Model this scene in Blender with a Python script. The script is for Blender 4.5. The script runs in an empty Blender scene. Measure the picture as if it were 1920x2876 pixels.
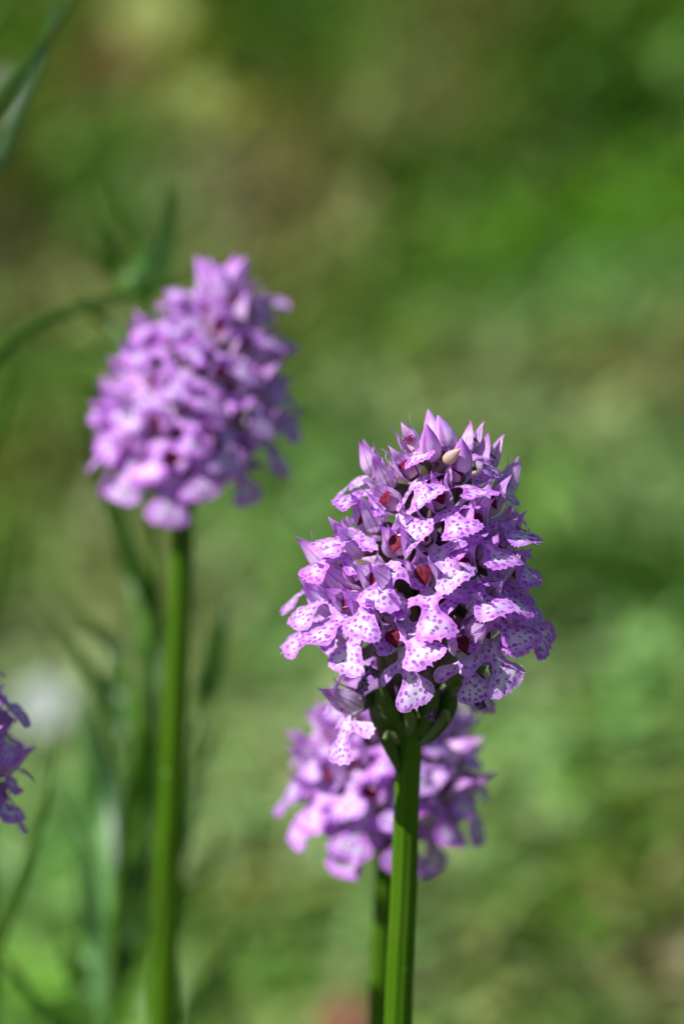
import bpy, math, random
import numpy as np
from mathutils import Vector, Matrix, noise
from mathutils.geometry import delaunay_2d_cdt

SC = bpy.context.scene
COL = SC.collection
R = math.radians
MM = 0.001

# ------------------------------------------------------------------ camera
PITCH = R(14.0)
LENS, SENSOR = 131.7, 24.0
PXW, PXH = 1920.0, 2876.0
S = SENSOR / LENS / PXW
CAM = Vector((0.0, -0.52, 0.36))
FWD = Vector((0, math.cos(PITCH), -math.sin(PITCH)))
UPV = Vector((0, math.sin(PITCH), math.cos(PITCH)))
RGT = Vector((1, 0, 0))

cam_d = bpy.data.cameras.new('camera')
cam = bpy.data.objects.new('camera', cam_d)
COL.objects.link(cam)
cam.location = CAM
cam.rotation_euler = (math.pi / 2 - PITCH, 0, 0)
cam_d.sensor_fit = 'HORIZONTAL'
cam_d.sensor_width = SENSOR
cam_d.lens = LENS
cam_d.clip_start = 0.02
cam_d.clip_end = 300
cam_d.dof.use_dof = True
cam_d.dof.focus_distance = 0.517
cam_d.dof.aperture_fstop = LENS / 14.5
SC.camera = cam

# ------------------------------------------------------------------ sky and sun
SUNV = Vector((-0.66, -0.30, 0.74)).normalized()
world = bpy.data.worlds.new('World')
SC.world = world
world.use_nodes = True
wn = world.node_tree
sky = wn.nodes.new('ShaderNodeTexSky')
sky.sky_type = 'NISHITA'
sky.sun_disc = False
sky.sun_elevation = math.asin(SUNV.z)
sky.sun_rotation = math.atan2(SUNV.x, SUNV.y)
bg = wn.nodes['Background']
bg.inputs['Strength'].default_value = 0.065
wn.links.new(sky.outputs[0], bg.inputs['Color'])
sun_d = bpy.data.lights.new('sun', 'SUN')
sun_d.energy = 5.0
sun_d.angle = R(0.53)
sun_d.color = (1.0, 0.975, 0.94)
sun = bpy.data.objects.new('sun', sun_d)
COL.objects.link(sun)
sun.location = (-3, -1.5, 4)
sun.rotation_euler = SUNV.to_track_quat('Z', 'Y').to_euler()

SC.view_settings.view_transform = 'Standard'
SC.view_settings.look = 'None'
SC.view_settings.gamma = 1.0
SC.view_settings.exposure = 0.50
SC.view_settings.use_curve_mapping = False
SC.cycles.use_denoising = True
SC.cycles.max_bounces = 7
SC.cycles.transmission_bounces = 5
SC.cycles.diffuse_bounces = 4


# ------------------------------------------------------------------ pixel helpers
def ray(px, py):
    return FWD + RGT * ((px - PXW / 2) * S) + UPV * ((PXH / 2 - py) * S)


def at(px, py, d):
    return CAM + ray(px, py) * d


def at_y(px, py, Y):
    r = ray(px, py)
    return CAM + r * ((Y - CAM.y) / r.y)


def project(p):
    v = Vector(p) - CAM
    d = v.dot(FWD)
    return PXW / 2 + v.dot(RGT) / d / S, PXH / 2 - v.dot(UPV) / d / S, d


def ground_z(x, y):
    t = (y - 0.30) / 0.08
    sp = 0.08 * (np.log1p(np.exp(-abs(t))) + np.maximum(t, 0))
    sp = np.minimum(sp, 6.0)
    z = 0.33 * sp
    z = z + 0.010 * np.sin(x * 7.1 + 1.3) * np.sin(y * 5.3 + 0.4) + 0.006 * np.sin(x * 17 + y * 13)
    return float(z) if np.ndim(z) == 0 else z


# ------------------------------------------------------------------ materials
def new_mat(name):
    m = bpy.data.materials.new(name)
    m.use_nodes = True
    nt = m.node_tree
    for n in list(nt.nodes):
        nt.nodes.remove(n)
    out = nt.nodes.new('ShaderNodeOutputMaterial')
    return m, nt, out


def nd(nt, kind, **kw):
    n = nt.nodes.new(kind)
    for k, v in kw.items():
        setattr(n, k, v)
    return n


def math_n(nt, op, a, b=None, c=None, clamp=False):
    n = nt.nodes.new('ShaderNodeMath')
    n.operation = op
    n.use_clamp = clamp
    for i, v in enumerate((a, b, c)):
        if v is None:
            continue
        if isinstance(v, (int, float)):
            n.inputs[i].default_value = v
        else:
            nt.links.new(v, n.inputs[i])
    return n.outputs[0]


def sstep(nt, val, lo, hi, a=0.0, b=1.0):
    n = nt.nodes.new('ShaderNodeMapRange')
    n.interpolation_type = 'SMOOTHSTEP'
    nt.links.new(val, n.inputs['Value'])
    n.inputs['From Min'].default_value = lo
    n.inputs['From Max'].default_value = hi
    n.inputs['To Min'].default_value = a
    n.inputs['To Max'].default_value = b
    return n.outputs['Result']


def mixc(nt, f, a, b):
    n = nt.nodes.new('ShaderNodeMix')
    n.data_type = 'RGBA'
    n.clamp_factor = True
    if isinstance(f, (int, float)):
        n.inputs[0].default_value = f
    else:
        nt.links.new(f, n.inputs[0])
    for i, v in ((6, a), (7, b)):
        if isinstance(v, tuple):
            n.inputs[i].default_value = (*v, 1)
        else:
            nt.links.new(v, n.inputs[i])
    return n.outputs[2]


def noise_n(nt, vec, scale, detail=2.0, rough=0.5):
    n = nt.nodes.new('ShaderNodeTexNoise')
    n.inputs['Scale'].default_value = scale
    n.inputs['Detail'].default_value = detail
    n.inputs['Roughness'].default_value = rough
    if vec is not None:
        nt.links.new(vec, n.inputs['Vector'])
    return n


def thin_shader(nt, out, col, tcol, trans=0.4, rough=0.45, bump=None, spec=0.35, sheen=0.0):
    """a thin sheet of plant tissue: reflects and lets light through"""
    p = nt.nodes.new('ShaderNodeBsdfPrincipled')
    p.inputs['Roughness'].default_value = rough
    p.inputs['Specular IOR Level'].default_value = spec
    if sheen:
        p.inputs['Sheen Weight'].default_value = sheen
    t = nt.nodes.new('ShaderNodeBsdfTranslucent')
    mx = nt.nodes.new('ShaderNodeMixShader')
    mx.inputs[0].default_value = trans
    nt.links.new(col, p.inputs['Base Color'])
    nt.links.new(tcol, t.inputs['Color'])
    if bump is not None:
        nt.links.new(bump, p.inputs['Normal'])
        nt.links.new(bump, t.inputs['Normal'])
    nt.links.new(p.outputs[0], mx.inputs[1])
    nt.links.new(t.outputs[0], mx.inputs[2])
    nt.links.new(mx.outputs[0], out.inputs['Surface'])


def obj_random(nt):
    return nt.nodes.new('ShaderNodeObjectInfo').outputs['Random']


LILAC = (0.63, 0.32, 0.84)
PALE = (0.83, 0.66, 0.89)
SPOT = (0.38, 0.045, 0.54)
VEIN = (0.33, 0.04, 0.42)


def papillae(nt, strength=0.25, scale=5200, dist=0.00006):
    tc = nt.nodes.new('ShaderNodeTexCoord')
    n = noise_n(nt, tc.outputs['Object'], scale, 1.0)
    n2 = noise_n(nt, tc.outputs['Object'], 900, 2.0)
    s = math_n(nt, 'ADD', n.outputs['Fac'], math_n(nt, 'MULTIPLY', n2.outputs['Fac'], 1.6))
    b = nt.nodes.new('ShaderNodeBump')
    b.inputs['Strength'].default_value = strength
    b.inputs['Distance'].default_value = dist
    nt.links.new(s, b.inputs['Height'])
    return b.outputs[0]


def lip_material(name, withered=False):
    m, nt, out = new_mat(name)
    uv = nt.nodes.new('ShaderNodeUVMap')
    uv.uv_map = 'lip'
    rnd = obj_random(nt)
    off = nt.nodes.new('ShaderNodeCombineXYZ')
    nt.links.new(math_n(nt, 'MULTIPLY', rnd, 37.0), off.inputs[0])
    nt.links.new(math_n(nt, 'MULTIPLY', rnd, 91.0), off.inputs[1])
    add = nd(nt, 'ShaderNodeVectorMath', operation='ADD')
    nt.links.new(uv.outputs[0], add.inputs[0])
    nt.links.new(off.outputs[0], add.inputs[1])
    nz = noise_n(nt, add.outputs[0], 1.6, 2.0)
    dsp = nd(nt, 'ShaderNodeVectorMath', operation='MULTIPLY_ADD')
    nt.links.new(nz.outputs['Color'], dsp.inputs[0])
    dsp.inputs[1].default_value = (0.55, 0.55, 0)
    nt.links.new(add.outputs[0], dsp.inputs[2])
    v = nt.nodes.new('ShaderNodeTexVoronoi')
    v.voronoi_dimensions = '2D'
    v.inputs['Scale'].default_value = 1.15
    v.inputs['Randomness'].default_value = 0.82
    nt.links.new(dsp.outputs[0], v.inputs['Vector'])
    # spot radius differs from cell to cell, no spots in the throat
    sepc = nt.nodes.new('ShaderNodeSeparateColor')
    nt.links.new(v.outputs['Color'], sepc.inputs[0])
    thr = math_n(nt, 'MULTIPLY_ADD', sepc.outputs[0], 0.17, 0.21)
    d = math_n(nt, 'SUBTRACT', v.outputs['Distance'], thr)
    spot = sstep(nt, d, -0.045, 0.05, 1.0, 0.0)
    sep = nt.nodes.new('ShaderNodeSeparateXYZ')
    nt.links.new(uv.outputs[0], sep.inputs[0])
    along = sep.outputs[1]
    ea = nd(nt, 'ShaderNodeAttribute', attribute_name='edge')
    edge = ea.outputs['Fac']          # mm from the margin
    spot = math_n(nt, 'MULTIPLY', spot, sstep(nt, along, 0.9, 2.2))
    spot = math_n(nt, 'MULTIPLY', spot, sstep(nt, edge, 0.12, 0.34))
    spot = math_n(nt, 'MULTIPLY', spot, math_n(nt, 'MULTIPLY_ADD', sepc.outputs[1], 0.35, 0.62))
    nb = noise_n(nt, add.outputs[0], 0.8, 3.0)
    wash = math_n(nt, 'ADD', sstep(nt, edge, 0.1, 1.45, 1.0, 0.0), math_n(nt, 'MULTIPLY_ADD', nb.outputs['Fac'], 0.9, -0.36), clamp=True)
    base = mixc(nt, wash, (0.76, 0.65, 0.87), (0.61, 0.28, 0.79))
    base = mixc(nt, sstep(nt, along, 0.2, 2.6, 0.75, 0.0), base, (0.83, 0.72, 0.84))
    hue = nt.nodes.new('ShaderNodeHueSaturation')
    nt.links.new(math_n(nt, 'MULTIPLY_ADD', rnd, 0.024, 0.489), hue.inputs['Hue'])
    nt.links.new(math_n(nt, 'MULTIPLY_ADD', rnd, 0.26, 0.9), hue.inputs['Saturation'])
    nt.links.new(base, hue.inputs['Color'])
    base = hue.outputs[0]
    col = mixc(nt, spot, base, SPOT)
    if withered:
        nw = noise_n(nt, add.outputs[0], 1.1, 3.0)
        col = mixc(nt, sstep(nt, nw.outputs['Fac'], 0.35, 0.62), col, (0.05, 0.012, 0.06))
        col = mixc(nt, 0.45, col, (0.05, 0.012, 0.07))
    tc = nd(nt, 'ShaderNodeHueSaturation')
    tc.inputs['Saturation'].default_value = 1.28
    tc.inputs['Value'].default_value = 0.95
    nt.links.new(col, tc.inputs['Color'])
    thin_shader(nt, out, col, tc.outputs[0], 0.36 if not withered else 0.15, 0.42, papillae(nt, 0.35), 0.4)
    return m


def sepal_material(name, greenish=0.0, bias=0.0):
    m, nt, out = new_mat(name)
    uv = nt.nodes.new('ShaderNodeUVMap')
    uv.uv_map = 'lip'
    sep = nt.nodes.new('ShaderNodeSeparateXYZ')
    nt.links.new(uv.outputs[0], sep.inputs[0])
    u, v = sep.outputs[0], sep.outputs[1]     # u -1..1 across, v 0..1 along
    rnd = obj_random(nt)
    tco = nt.nodes.new('ShaderNodeTexCoord')
    nz = noise_n(nt, tco.outputs['Object'], 500, 2.0)
    uw = math_n(nt, 'ADD', u, math_n(nt, 'MULTIPLY_ADD', nz.outputs['Fac'], 0.16, -0.08))
    au = math_n(nt, 'ABSOLUTE', uw)
    vein = None
    for c, wd, amp in ((0.0, 0.13, 0.95), (0.52, 0.10, 0.5)):
        dd = math_n(nt, 'ABSOLUTE', math_n(nt, 'SUBTRACT', au, c))
        s = math_n(nt, 'MULTIPLY', sstep(nt, dd, wd * 0.25, wd * 1.15, 1.0, 0.0), amp)
        vein = s if vein is None else math_n(nt, 'MAXIMUM', vein, s)
    vein = math_n(nt, 'MULTIPLY', vein, sstep(nt, v, 0.02, 0.22))
    vein = math_n(nt, 'MULTIPLY', vein, sstep(nt, v, 0.62, 0.95, 0.8, 0.25))
    rim = sstep(nt, math_n(nt, 'ABSOLUTE', u), 0.72, 1.0)
    tip = sstep(nt, v, 0.35, 0.95)
    nb = noise_n(nt, tco.outputs['Object'], 260, 3.0)
    wash = math_n(nt, 'ADD', math_n(nt, 'MULTIPLY', rim, 0.6), math_n(nt, 'MULTIPLY', tip, 0.75))
    wash = math_n(nt, 'ADD', wash, math_n(nt, 'MULTIPLY_ADD', nb.outputs['Fac'], 0.9, -0.30 + bias), clamp=True)
    base = mixc(nt, wash, (0.90, 0.77, 0.92), (0.71, 0.37, 0.86))
    base = mixc(nt, sstep(nt, v, 0.0, 0.3, 0.14 + greenish, 0.0), base, (0.56, 0.60, 0.42))
    hue = nt.nodes.new('ShaderNodeHueSaturation')
    nt.links.new(math_n(nt, 'MULTIPLY_ADD', rnd, 0.024, 0.489), hue.inputs['Hue'])
    nt.links.new(math_n(nt, 'MULTIPLY_ADD', rnd, 0.22, 1.0), hue.inputs['Saturation'])
    nt.links.new(base, hue.inputs['Color'])
    col = mixc(nt, math_n(nt, 'MULTIPLY', vein, 0.85), hue.outputs[0], VEIN)
    tc = nd(nt, 'ShaderNodeHueSaturation')
    tc.inputs['Saturation'].default_value = 1.25
    tc.inputs['Value'].default_value = 0.95
    nt.links.new(col, tc.inputs['Color'])
    thin_shader(nt, out, col, tc.outputs[0], 0.38, 0.38, papillae(nt, 0.4), 0.45)
    return m


def simple_mat(name, c1, c2, scale, rough=0.5, trans=0.0, bump=0.0, spec=0.4, sss=0.0):
    m, nt, out = new_mat(name)
    tco = nt.nodes.new('ShaderNodeTexCoord')
    nz = noise_n(nt, tco.outputs['Object'], scale, 4.0)
    col = mixc(nt, sstep(nt, nz.outputs['Fac'], 0.3, 0.7), c1, c2)
    b = None
    if bump:
        bn = nt.nodes.new('ShaderNodeBump')
        bn.inputs['Strength'].default_value = bump
        bn.inputs['Distance'].default_value = 0.0001
        n2 = noise_n(nt, tco.outputs['Object'], scale * 4, 3.0)
        nt.links.new(n2.outputs['Fac'], bn.inputs['Height'])
        b = bn.outputs[0]
    if trans:
        thin_shader(nt, out, col, col, trans, rough, b, spec)
    else:
        p = nt.nodes.new('ShaderNodeBsdfPrincipled')
        p.inputs['Roughness'].default_value = rough
        p.inputs['Specular IOR Level'].default_value = spec
        if sss:
            p.inputs['Subsurface Weight'].default_value = sss
            p.inputs['Subsurface Scale'].default_value = 0.0012
            p.inputs['Subsurface Radius'].default_value = (0.6, 1.0, 0.25)
        nt.links.new(col, p.inputs['Base Color'])
        if b is not None:
            nt.links.new(b, p.inputs['Normal'])
        nt.links.new(p.outputs[0], out.inputs['Surface'])
    return m


def stem_material():
    m, nt, out = new_mat('orchid stem')
    uv = nt.nodes.new('ShaderNodeUVMap')
    uv.uv_map = 'lip'
    sep = nt.nodes.new('ShaderNodeSeparateXYZ')
    nt.links.new(uv.outputs[0], sep.inputs[0])
    comb = nt.nodes.new('ShaderNodeCombineXYZ')
    nt.links.new(math_n(nt, 'MULTIPLY', sep.outputs[0], 60), comb.inputs[0])
    nt.links.new(math_n(nt, 'MULTIPLY', sep.outputs[1], 22), comb.inputs[1])
    nz = noise_n(nt, comb.outputs[0], 1.0, 3.0)
    tco = nt.nodes.new('ShaderNodeTexCoord')
    nl = noise_n(nt, tco.outputs['Object'], 70, 3.0)
    col = mixc(nt, sstep(nt, nz.outputs['Fac'], 0.32, 0.68), (0.035, 0.10, 0.002), (0.065, 0.15, 0.004))
    col = mixc(nt, math_n(nt, 'MULTIPLY', sstep(nt, nl.outputs['Fac'], 0.4, 0.75), 0.4), col, (0.075, 0.14, 0.008))
    # sparse pale flecks
    vo = nt.nodes.new('ShaderNodeTexVoronoi')
    vo.inputs['Scale'].default_value = 210
    nt.links.new(tco.outputs['Object'], vo.inputs['Vector'])
    sc_ = nt.nodes.new('ShaderNodeSeparateColor')
    nt.links.new(vo.outputs['Color'], sc_.inputs[0])
    fl = math_n(nt, 'MULTIPLY', sstep(nt, vo.outputs['Distance'], 0.06, 0.11, 1, 0), sstep(nt, sc_.outputs[0], 0.7, 0.72))
    col = mixc(nt, math_n(nt, 'MULTIPLY', fl, 0.6), col, (0.45, 0.5, 0.32))
    b = nt.nodes.new('ShaderNodeBump')
    b.inputs['Strength'].default_value = 0.35
    b.inputs['Distance'].default_value = 0.0001
    nt.links.new(nz.outputs['Fac'], b.inputs['Height'])
    p = nt.nodes.new('ShaderNodeBsdfPrincipled')
    p.inputs['Roughness'].default_value = 0.42
    p.inputs['Specular IOR Level'].default_value = 0.2
    p.inputs['Subsurface Weight'].default_value = 0.35
    p.inputs['Subsurface Scale'].default_value = 0.0016
    p.inputs['Subsurface Radius'].default_value = (0.55, 1.0, 0.15)
    nt.links.new(col, p.inputs['Base Color'])
    nt.links.new(b.outputs[0], p.inputs['Normal'])
    nt.links.new(p.outputs[0], out.inputs['Surface'])
    return m


def attr_leaf_material(name, trans=0.35, rough=0.45, spec=0.4):
    m, nt, out = new_mat(name)
    a = nd(nt, 'ShaderNodeAttribute', attribute_name='tint')
    tco = nt.nodes.new('ShaderNodeTexCoord')
    nz = noise_n(nt, tco.outputs['Object'], 160, 2.0)
    hv = nt.nodes.new('ShaderNodeHueSaturation')
    nt.links.new(math_n(nt, 'MULTIPLY_ADD', nz.outputs['Fac'], 0.5, 0.75), hv.inputs['Value'])
    nt.links.new(a.outputs['Color'], hv.inputs['Color'])
    t = nt.nodes.new('ShaderNodeHueSaturation')
    t.inputs['Saturation'].default_value = 1.15
    t.inputs['Value'].default_value = 1.05
    nt.links.new(hv.outputs[0], t.inputs['Color'])
    thin_shader(nt, out, hv.outputs[0], t.outputs[0], trans, rough, None, spec)
    return m


M = {}
M['lip'] = lip_material('spotted lilac lip')
M['withered'] = lip_material('withered lip', True)
M['sepal'] = sepal_material('veined lilac sepal')
M['bud'] = sepal_material('veined bud', 0.15, 0.3)
M['column'] = simple_mat('pale column', (0.72, 0.50, 0.62), (0.60, 0.30, 0.50), 900, 0.35, sss=0.3)
M['anther'] = simple_mat('crimson anther', (0.075, 0.002, 0.013), (0.17, 0.006, 0.03), 1300, 0.6, bump=0.3, spec=0.15)
M['ovary'] = simple_mat('green ovary', (0.028, 0.065, 0.006), (0.05, 0.085, 0.014), 500, 0.4, bump=0.3, sss=0.0)
M['pedicel'] = simple_mat('purple green ovary', (0.11, 0.12, 0.05), (0.17, 0.08, 0.12), 500, 0.4, bump=0.3, sss=0.0)
M['bract'] = simple_mat('membranous bract', (0.42, 0.36, 0.34), (0.34, 0.16, 0.36), 400, 0.5, 0.45)
M['bract_green'] = simple_mat('green bract', (0.10, 0.17, 0.03), (0.22, 0.20, 0.14), 400, 0.45, 0.3)
M['yellow_bud'] = simple_mat('cream bud', (0.62, 0.50, 0.28), (0.66, 0.38, 0.50), 420, 0.4, 0.3)
M['stem'] = stem_material()
M['leaf'] = simple_mat('narrow leaf', (0.045, 0.125, 0.008), (0.07, 0.165, 0.014), 60, 0.45, 0.35)
M['leaf_blue'] = simple_mat('bluish leaf', (0.04, 0.11, 0.035), (0.07, 0.16, 0.055), 60, 0.38, 0.3, spec=0.5)
M['leaf_dark'] = simple_mat('dark leaf', (0.028, 0.085, 0.008), (0.045, 0.115, 0.014), 60, 0.45, 0.3)
M['leaf_light'] = simple_mat('light leaf', (0.10, 0.26, 0.05), (0.15, 0.32, 0.09), 60, 0.45, 0.4)
M['grass'] = attr_leaf_material('meadow grass')
M['litter'] = attr_leaf_material('dry litter', 0.2, 0.7, 0.2)
M['white_petal'] = simple_mat('white petal', (0.42, 0.46, 0.43), (0.36, 0.4, 0.37), 200, 0.5, 0.35)
M['yellow_petal'] = simple_mat('yellow green petal', (0.22, 0.28, 0.04), (0.28, 0.32, 0.07), 200, 0.5, 0.35)
M['red_leaf'] = simple_mat('reddish leaf', (0.25, 0.06, 0.03), (0.18, 0.07, 0.03), 150, 0.5, 0.3)


def ground_material():
    m, nt, out = new_mat('mossy soil')
    tco = nt.nodes.new('ShaderNodeTexCoord')
    n1 = noise_n(nt, tco.outputs['Object'], 6, 5.0)
    n2 = noise_n(nt, tco.outputs['Object'], 45, 4.0)
    c = mixc(nt, sstep(nt, n1.outputs['Fac'], 0.35, 0.65), (0.07, 0.11, 0.02), (0.08, 0.075, 0.03))
    c = mixc(nt, sstep(nt, n2.outputs['Fac'], 0.4, 0.7), c, (0.06, 0.105, 0.022))
    p = nt.nodes.new('ShaderNodeBsdfPrincipled')
    p.inputs['Roughness'].default_value = 0.9
    nt.links.new(c, p.inputs['Base Color'])
    b = nt.nodes.new('ShaderNodeBump')
    b.inputs['Distance'].default_value = 0.004
    nt.links.new(n2.outputs['Fac'], b.inputs['Height'])
    nt.links.new(b.outputs[0], p.inputs['Normal'])
    nt.links.new(p.outputs[0], out.inputs['Surface'])
    return m


M['ground'] = ground_material()


# ------------------------------------------------------------------ mesh helpers
def make_mesh(name, verts, faces, mat, uv=None, edge=None, tint=None, smooth=True):
    me = bpy.data.meshes.new(name)
    me.from_pydata([tuple(v) for v in verts], [], faces)
    if uv is not None:
        l = me.uv_layers.new(name='lip')
        li = np.zeros(len(me.loops), dtype=np.int32)
        me.loops.foreach_get('vertex_index', li)
        l.data.foreach_set('uv', np.asarray(uv, dtype=np.float32)[li].ravel())
    if edge is not None:
        a = me.attributes.new('edge', 'FLOAT', 'POINT')
        a.data.foreach_set('value', np.asarray(edge, dtype=np.float32))
    if tint is not None:
        a = me.attributes.new('tint', 'FLOAT_COLOR', 'POINT')
        a.data.foreach_set('color', np.asarray(tint, dtype=np.float32).ravel())
    if smooth:
        me.polygons.foreach_set('use_smooth', [True] * len(me.polygons))
    me.materials.append(M[mat])
    me.update()
    return me


def add(name, me, parent=None, mat=None):
    o = bpy.data.objects.new(name, me)
    COL.objects.link(o)
    if parent is not None:
        o.parent = parent
    if mat is not None:
        o.matrix_basis = mat
    return o


def tag(o, label=None, cat=None, group=None, kind=None):
    for k, v in (('label', label), ('category', cat), ('group', group), ('kind', kind)):
        if v:
            o[k] = v
    return o


def grid_faces(nu, nv, wrap=False):
    f = []
    for i in range(nu - 1):
        for j in range(nv - (0 if wrap else 1)):
            a, b = i * nv + j, i * nv + (j + 1) % nv
            f.append((a, b, b + nv, a + nv))
    return f


def catmull(pts, n):
    """n samples along a Catmull-Rom spline through the points"""
    P = [np.array(p, float) for p in pts]
    P = [2 * P[0] - P[1]] + P + [2 * P[-1] - P[-2]]
    k = len(P) - 3
    out = []
    for i in range(n):
        t = i / (n - 1) * k
        s = min(int(t), k - 1)
        t -= s
        a, b, c, d = P[s:s + 4]
        out.append(0.5 * (2 * b + (c - a) * t + (2 * a - 5 * b + 4 * c - d) * t * t + (3 * b - a - 3 * c + d) * t ** 3))
    return np.array(out)


def frames(path):
    T = np.gradient(path, axis=0)
    T /= np.linalg.norm(T, axis=1)[:, None] + 1e-12
    n = np.cross(T[0], (0.3, 1, 0.2))
    n /= np.linalg.norm(n)
    N = []
    for t in T:
        n = n - t * n.dot(t)
        n /= np.linalg.norm(n) + 1e-12
        N.append(n.copy())
    N = np.array(N)
    return T, N, np.cross(T, N)


def tube(path, rad, ns=10, ribs=0, rib_amp=0.0, twist=0.0, caps=True):
    path = np.asarray(path, float)
    T, N, B = frames(path)
    n = len(path)
    V, UV = [], []
    ln = np.concatenate([[0], np.cumsum(np.linalg.norm(np.diff(path, axis=0), axis=1))])
    for i in range(n):
        for j in range(ns):
            th = 2 * math.pi * j / ns + twist * i / n
            r = rad[i] * (1 + rib_amp * math.cos(ribs * 2 * math.pi * j / ns)) if ribs else rad[i]
            V.append(path[i] + r * (math.cos(th) * N[i] + math.sin(th) * B[i]))
            UV.append((abs(2 * j / ns - 1), ln[i] * 100))
    F = grid_faces(n, ns, True)
    if caps:
        F.append(tuple(range(ns))[::-1])
        F.append(tuple(range((n - 1) * ns, n * ns)))
    return V, F, UV


# ------------------------------------------------------------------ flower pieces (mm in, metres out)
def lip_mesh(rng, wither=0.0, mat='lip'):
    w = rng.uniform(0.9, 1.1)
    la = rng.uniform(-0.35, 0.5)
    dl = rng.uniform(-0.2, 0.25)
    ctrl = [(0.75, 0), (0.78, 0.7), (0.95, 1.35), (1.7, 1.5 - la * .3), (2.8, 1.35 - la * .8), (3.9, 1.25 - la * 1.2), (4.7, 1.85 - la), (4.85, 2.8 - la * .7),
            (4.35, 3.6 - la * .5), (3.2, 3.45 - la * .3), (2.0, 3.05), (1.35, 3.2), (1.08, 3.65), (1.2, 4.3), (1.75, 5.1), (2.45 * w, 5.9), (2.8 * w, 6.75),
            (2.6 * w, 7.45 + dl), (1.9 * w, 8.0 + dl), (1.0, 8.2 + dl), (0.45, 8.02 + dl)]
    half = catmull(ctrl, 90)

    def teeth(h):
        out = []
        ph = rng.uniform(0, 9)
        acc = 0
        per = 0.62
        amp = 0.14
        nrm = np.gradient(h, axis=0)
        nrm = np.stack([nrm[:, 1], -nrm[:, 0]], 1)
        nrm /= np.linalg.norm(nrm, axis=1)[:, None]
        for i, p in enumerate(h):
            if i:
                acc += np.linalg.norm(h[i] - h[i - 1])
            k = 0.0
            d = math.hypot(p[0] - 4.5, p[1] - 2.5)
            if d < 1.5:
                k = 1.0
            if p[1] > 5.0:
                k = min(1.0, (p[1] - 5.0))
            s = ((acc + ph) / per) % 1.0
            tri = (s if s < 0.62 else (1 - s) * 1.6)
            if s < 0.05:
                amp = rng.uniform(0.02, 0.36)
                per = rng.uniform(0.4, 1.15)
            q = p + nrm[i] * (k * amp * (tri * 2 - 0.5) + 0.05 * noise.noise(Vector((p[0] * 1.3 + ph, p[1] * 1.3, ph))))
            out.append(q)
        return np.array(out)
    rt = teeth(half)
    lf = teeth(half)
    lf[:, 0] *= -1
    tooth = np.array([[0.16, 8.2 + dl], [0.0, 8.2 + rng.uniform(0.2, 0.55) + dl], [-0.16, 8.2 + dl]])
    outline = np.concatenate([rt, tooth, lf[::-1]])
    # drop coincident neighbours
    keep = [0]
    for i in range(1, len(outline)):
        if np.linalg.norm(outline[i] - outline[keep[-1]]) > 0.03:
            keep.append(i)
    outline = outline[keep]
    A = outline
    Bp = np.roll(outline, -1, axis=0)

    def edge_dist(P):
        d = Bp - A
        ap = P[:, None, :] - A[None]
        t = np.clip((ap * d[None]).sum(-1) / (d ** 2).sum(-1)[None], 0, 1)
        return np.linalg.norm(ap - t[..., None] * d[None], axis=-1).min(1)

    def inside(P):
        x, y = P[:, 0:1], P[:, 1:2]
        c = ((A[None, :, 1] > y) != (Bp[None, :, 1] > y))
        xs = (Bp[None, :, 0] - A[None, :, 0]) * (y - A[None, :, 1]) / (Bp[None, :, 1] - A[None, :, 1] + 1e-12) + A[None, :, 0]
        return ((c & (x < xs)).sum(1) % 2) == 1
    g = []
    st = 0.36
    for iy in range(26):
        for ix in range(-14, 15):
            g.append(((ix + 0.5 * (iy % 2)) * st, 0.15 + iy * st * 0.9))
    g = np.array(g)
    g = g[inside(g)]
    g = g[edge_dist(g) > 0.16]
    allp = np.concatenate([outline, g])
    no = len(outline)
    vs, es, fs, *_ = delaunay_2d_cdt([Vector(p) for p in allp], [], [list(range(no))], 1, 1e-5)
    P = np.array([(v[0], v[1]) for v in vs])
    ed = edge_dist(P)
    # bend the flat outline into a lip
    a0 = R(rng.uniform(26, 46))
    a1 = R(rng.uniform(48, 72))
    kk = rng.uniform(0.015, 0.065)
    lt = [rng.uniform(-0.32, 0.2), rng.uniform(-0.32, 0.2)]
    ph = rng.uniform(0, 50)
    ys = np.linspace(-0.3, 9.5, 200)
    tt = np.clip(ys / 8, 0, 1.1)
    ang = a0 + (a1 - a0) * (1 - (1 - np.clip(tt, 0, 1)) ** 1.8)
    dy = ys[1] - ys[0]
    cy = np.cumsum(np.cos(ang)) * dy
    cz = -np.cumsum(np.sin(ang)) * dy
    V = []
    sw = rng.uniform(-0.03, 0.03)
    for (x, y) in P:
        f = (y + 0.3) / 9.8 * 199
        c0 = np.interp(f, range(200), cy)
        c1 = np.interp(f, range(200), cz)
        a = np.interp(f, range(200), ang)
        h = -kk * x * x
        if y < 4.4:
            q = max(0, abs(x) - 1.0)
            h += lt[0 if x < 0 else 1] * q * min(1, (4.4 - y))
            h += 0.10 * min(y, 1.5) * (abs(x) / 0.8) ** 2 if abs(x) < 0.9 else 0.1 * min(y, 1.5)
        h += 0.16 * math.sin(1.5 * math.atan2(x, max(y - 3, 0.3)) * 3 + ph) * max(0, y - 4.5) / 3.5
        h += 0.45 * noise.noise(Vector((x * 0.5 + ph, y * 0.5, 3.1)))
        h += 0.15 * noise.noise(Vector((x * 1.6 + ph, y * 1.6, 7.1)))
        xx = x + sw * y * y
        if wither:
            h += wither * 1.6 * noise.noise(Vector((x * 0.9 + ph, y * 0.8, 1.0)))
            xx = x * (1 - 0.6 * wither) + wither * 0.8 * noise.noise(Vector((x + ph, y, 9.0)))
        V.append((xx * MM, (c0 + h * math.sin(a)) * MM, (c1 + h * math.cos(a)) * MM))
    return make_mesh('lip', V, [tuple(f) for f in fs], mat, uv=P, edge=ed)


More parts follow.
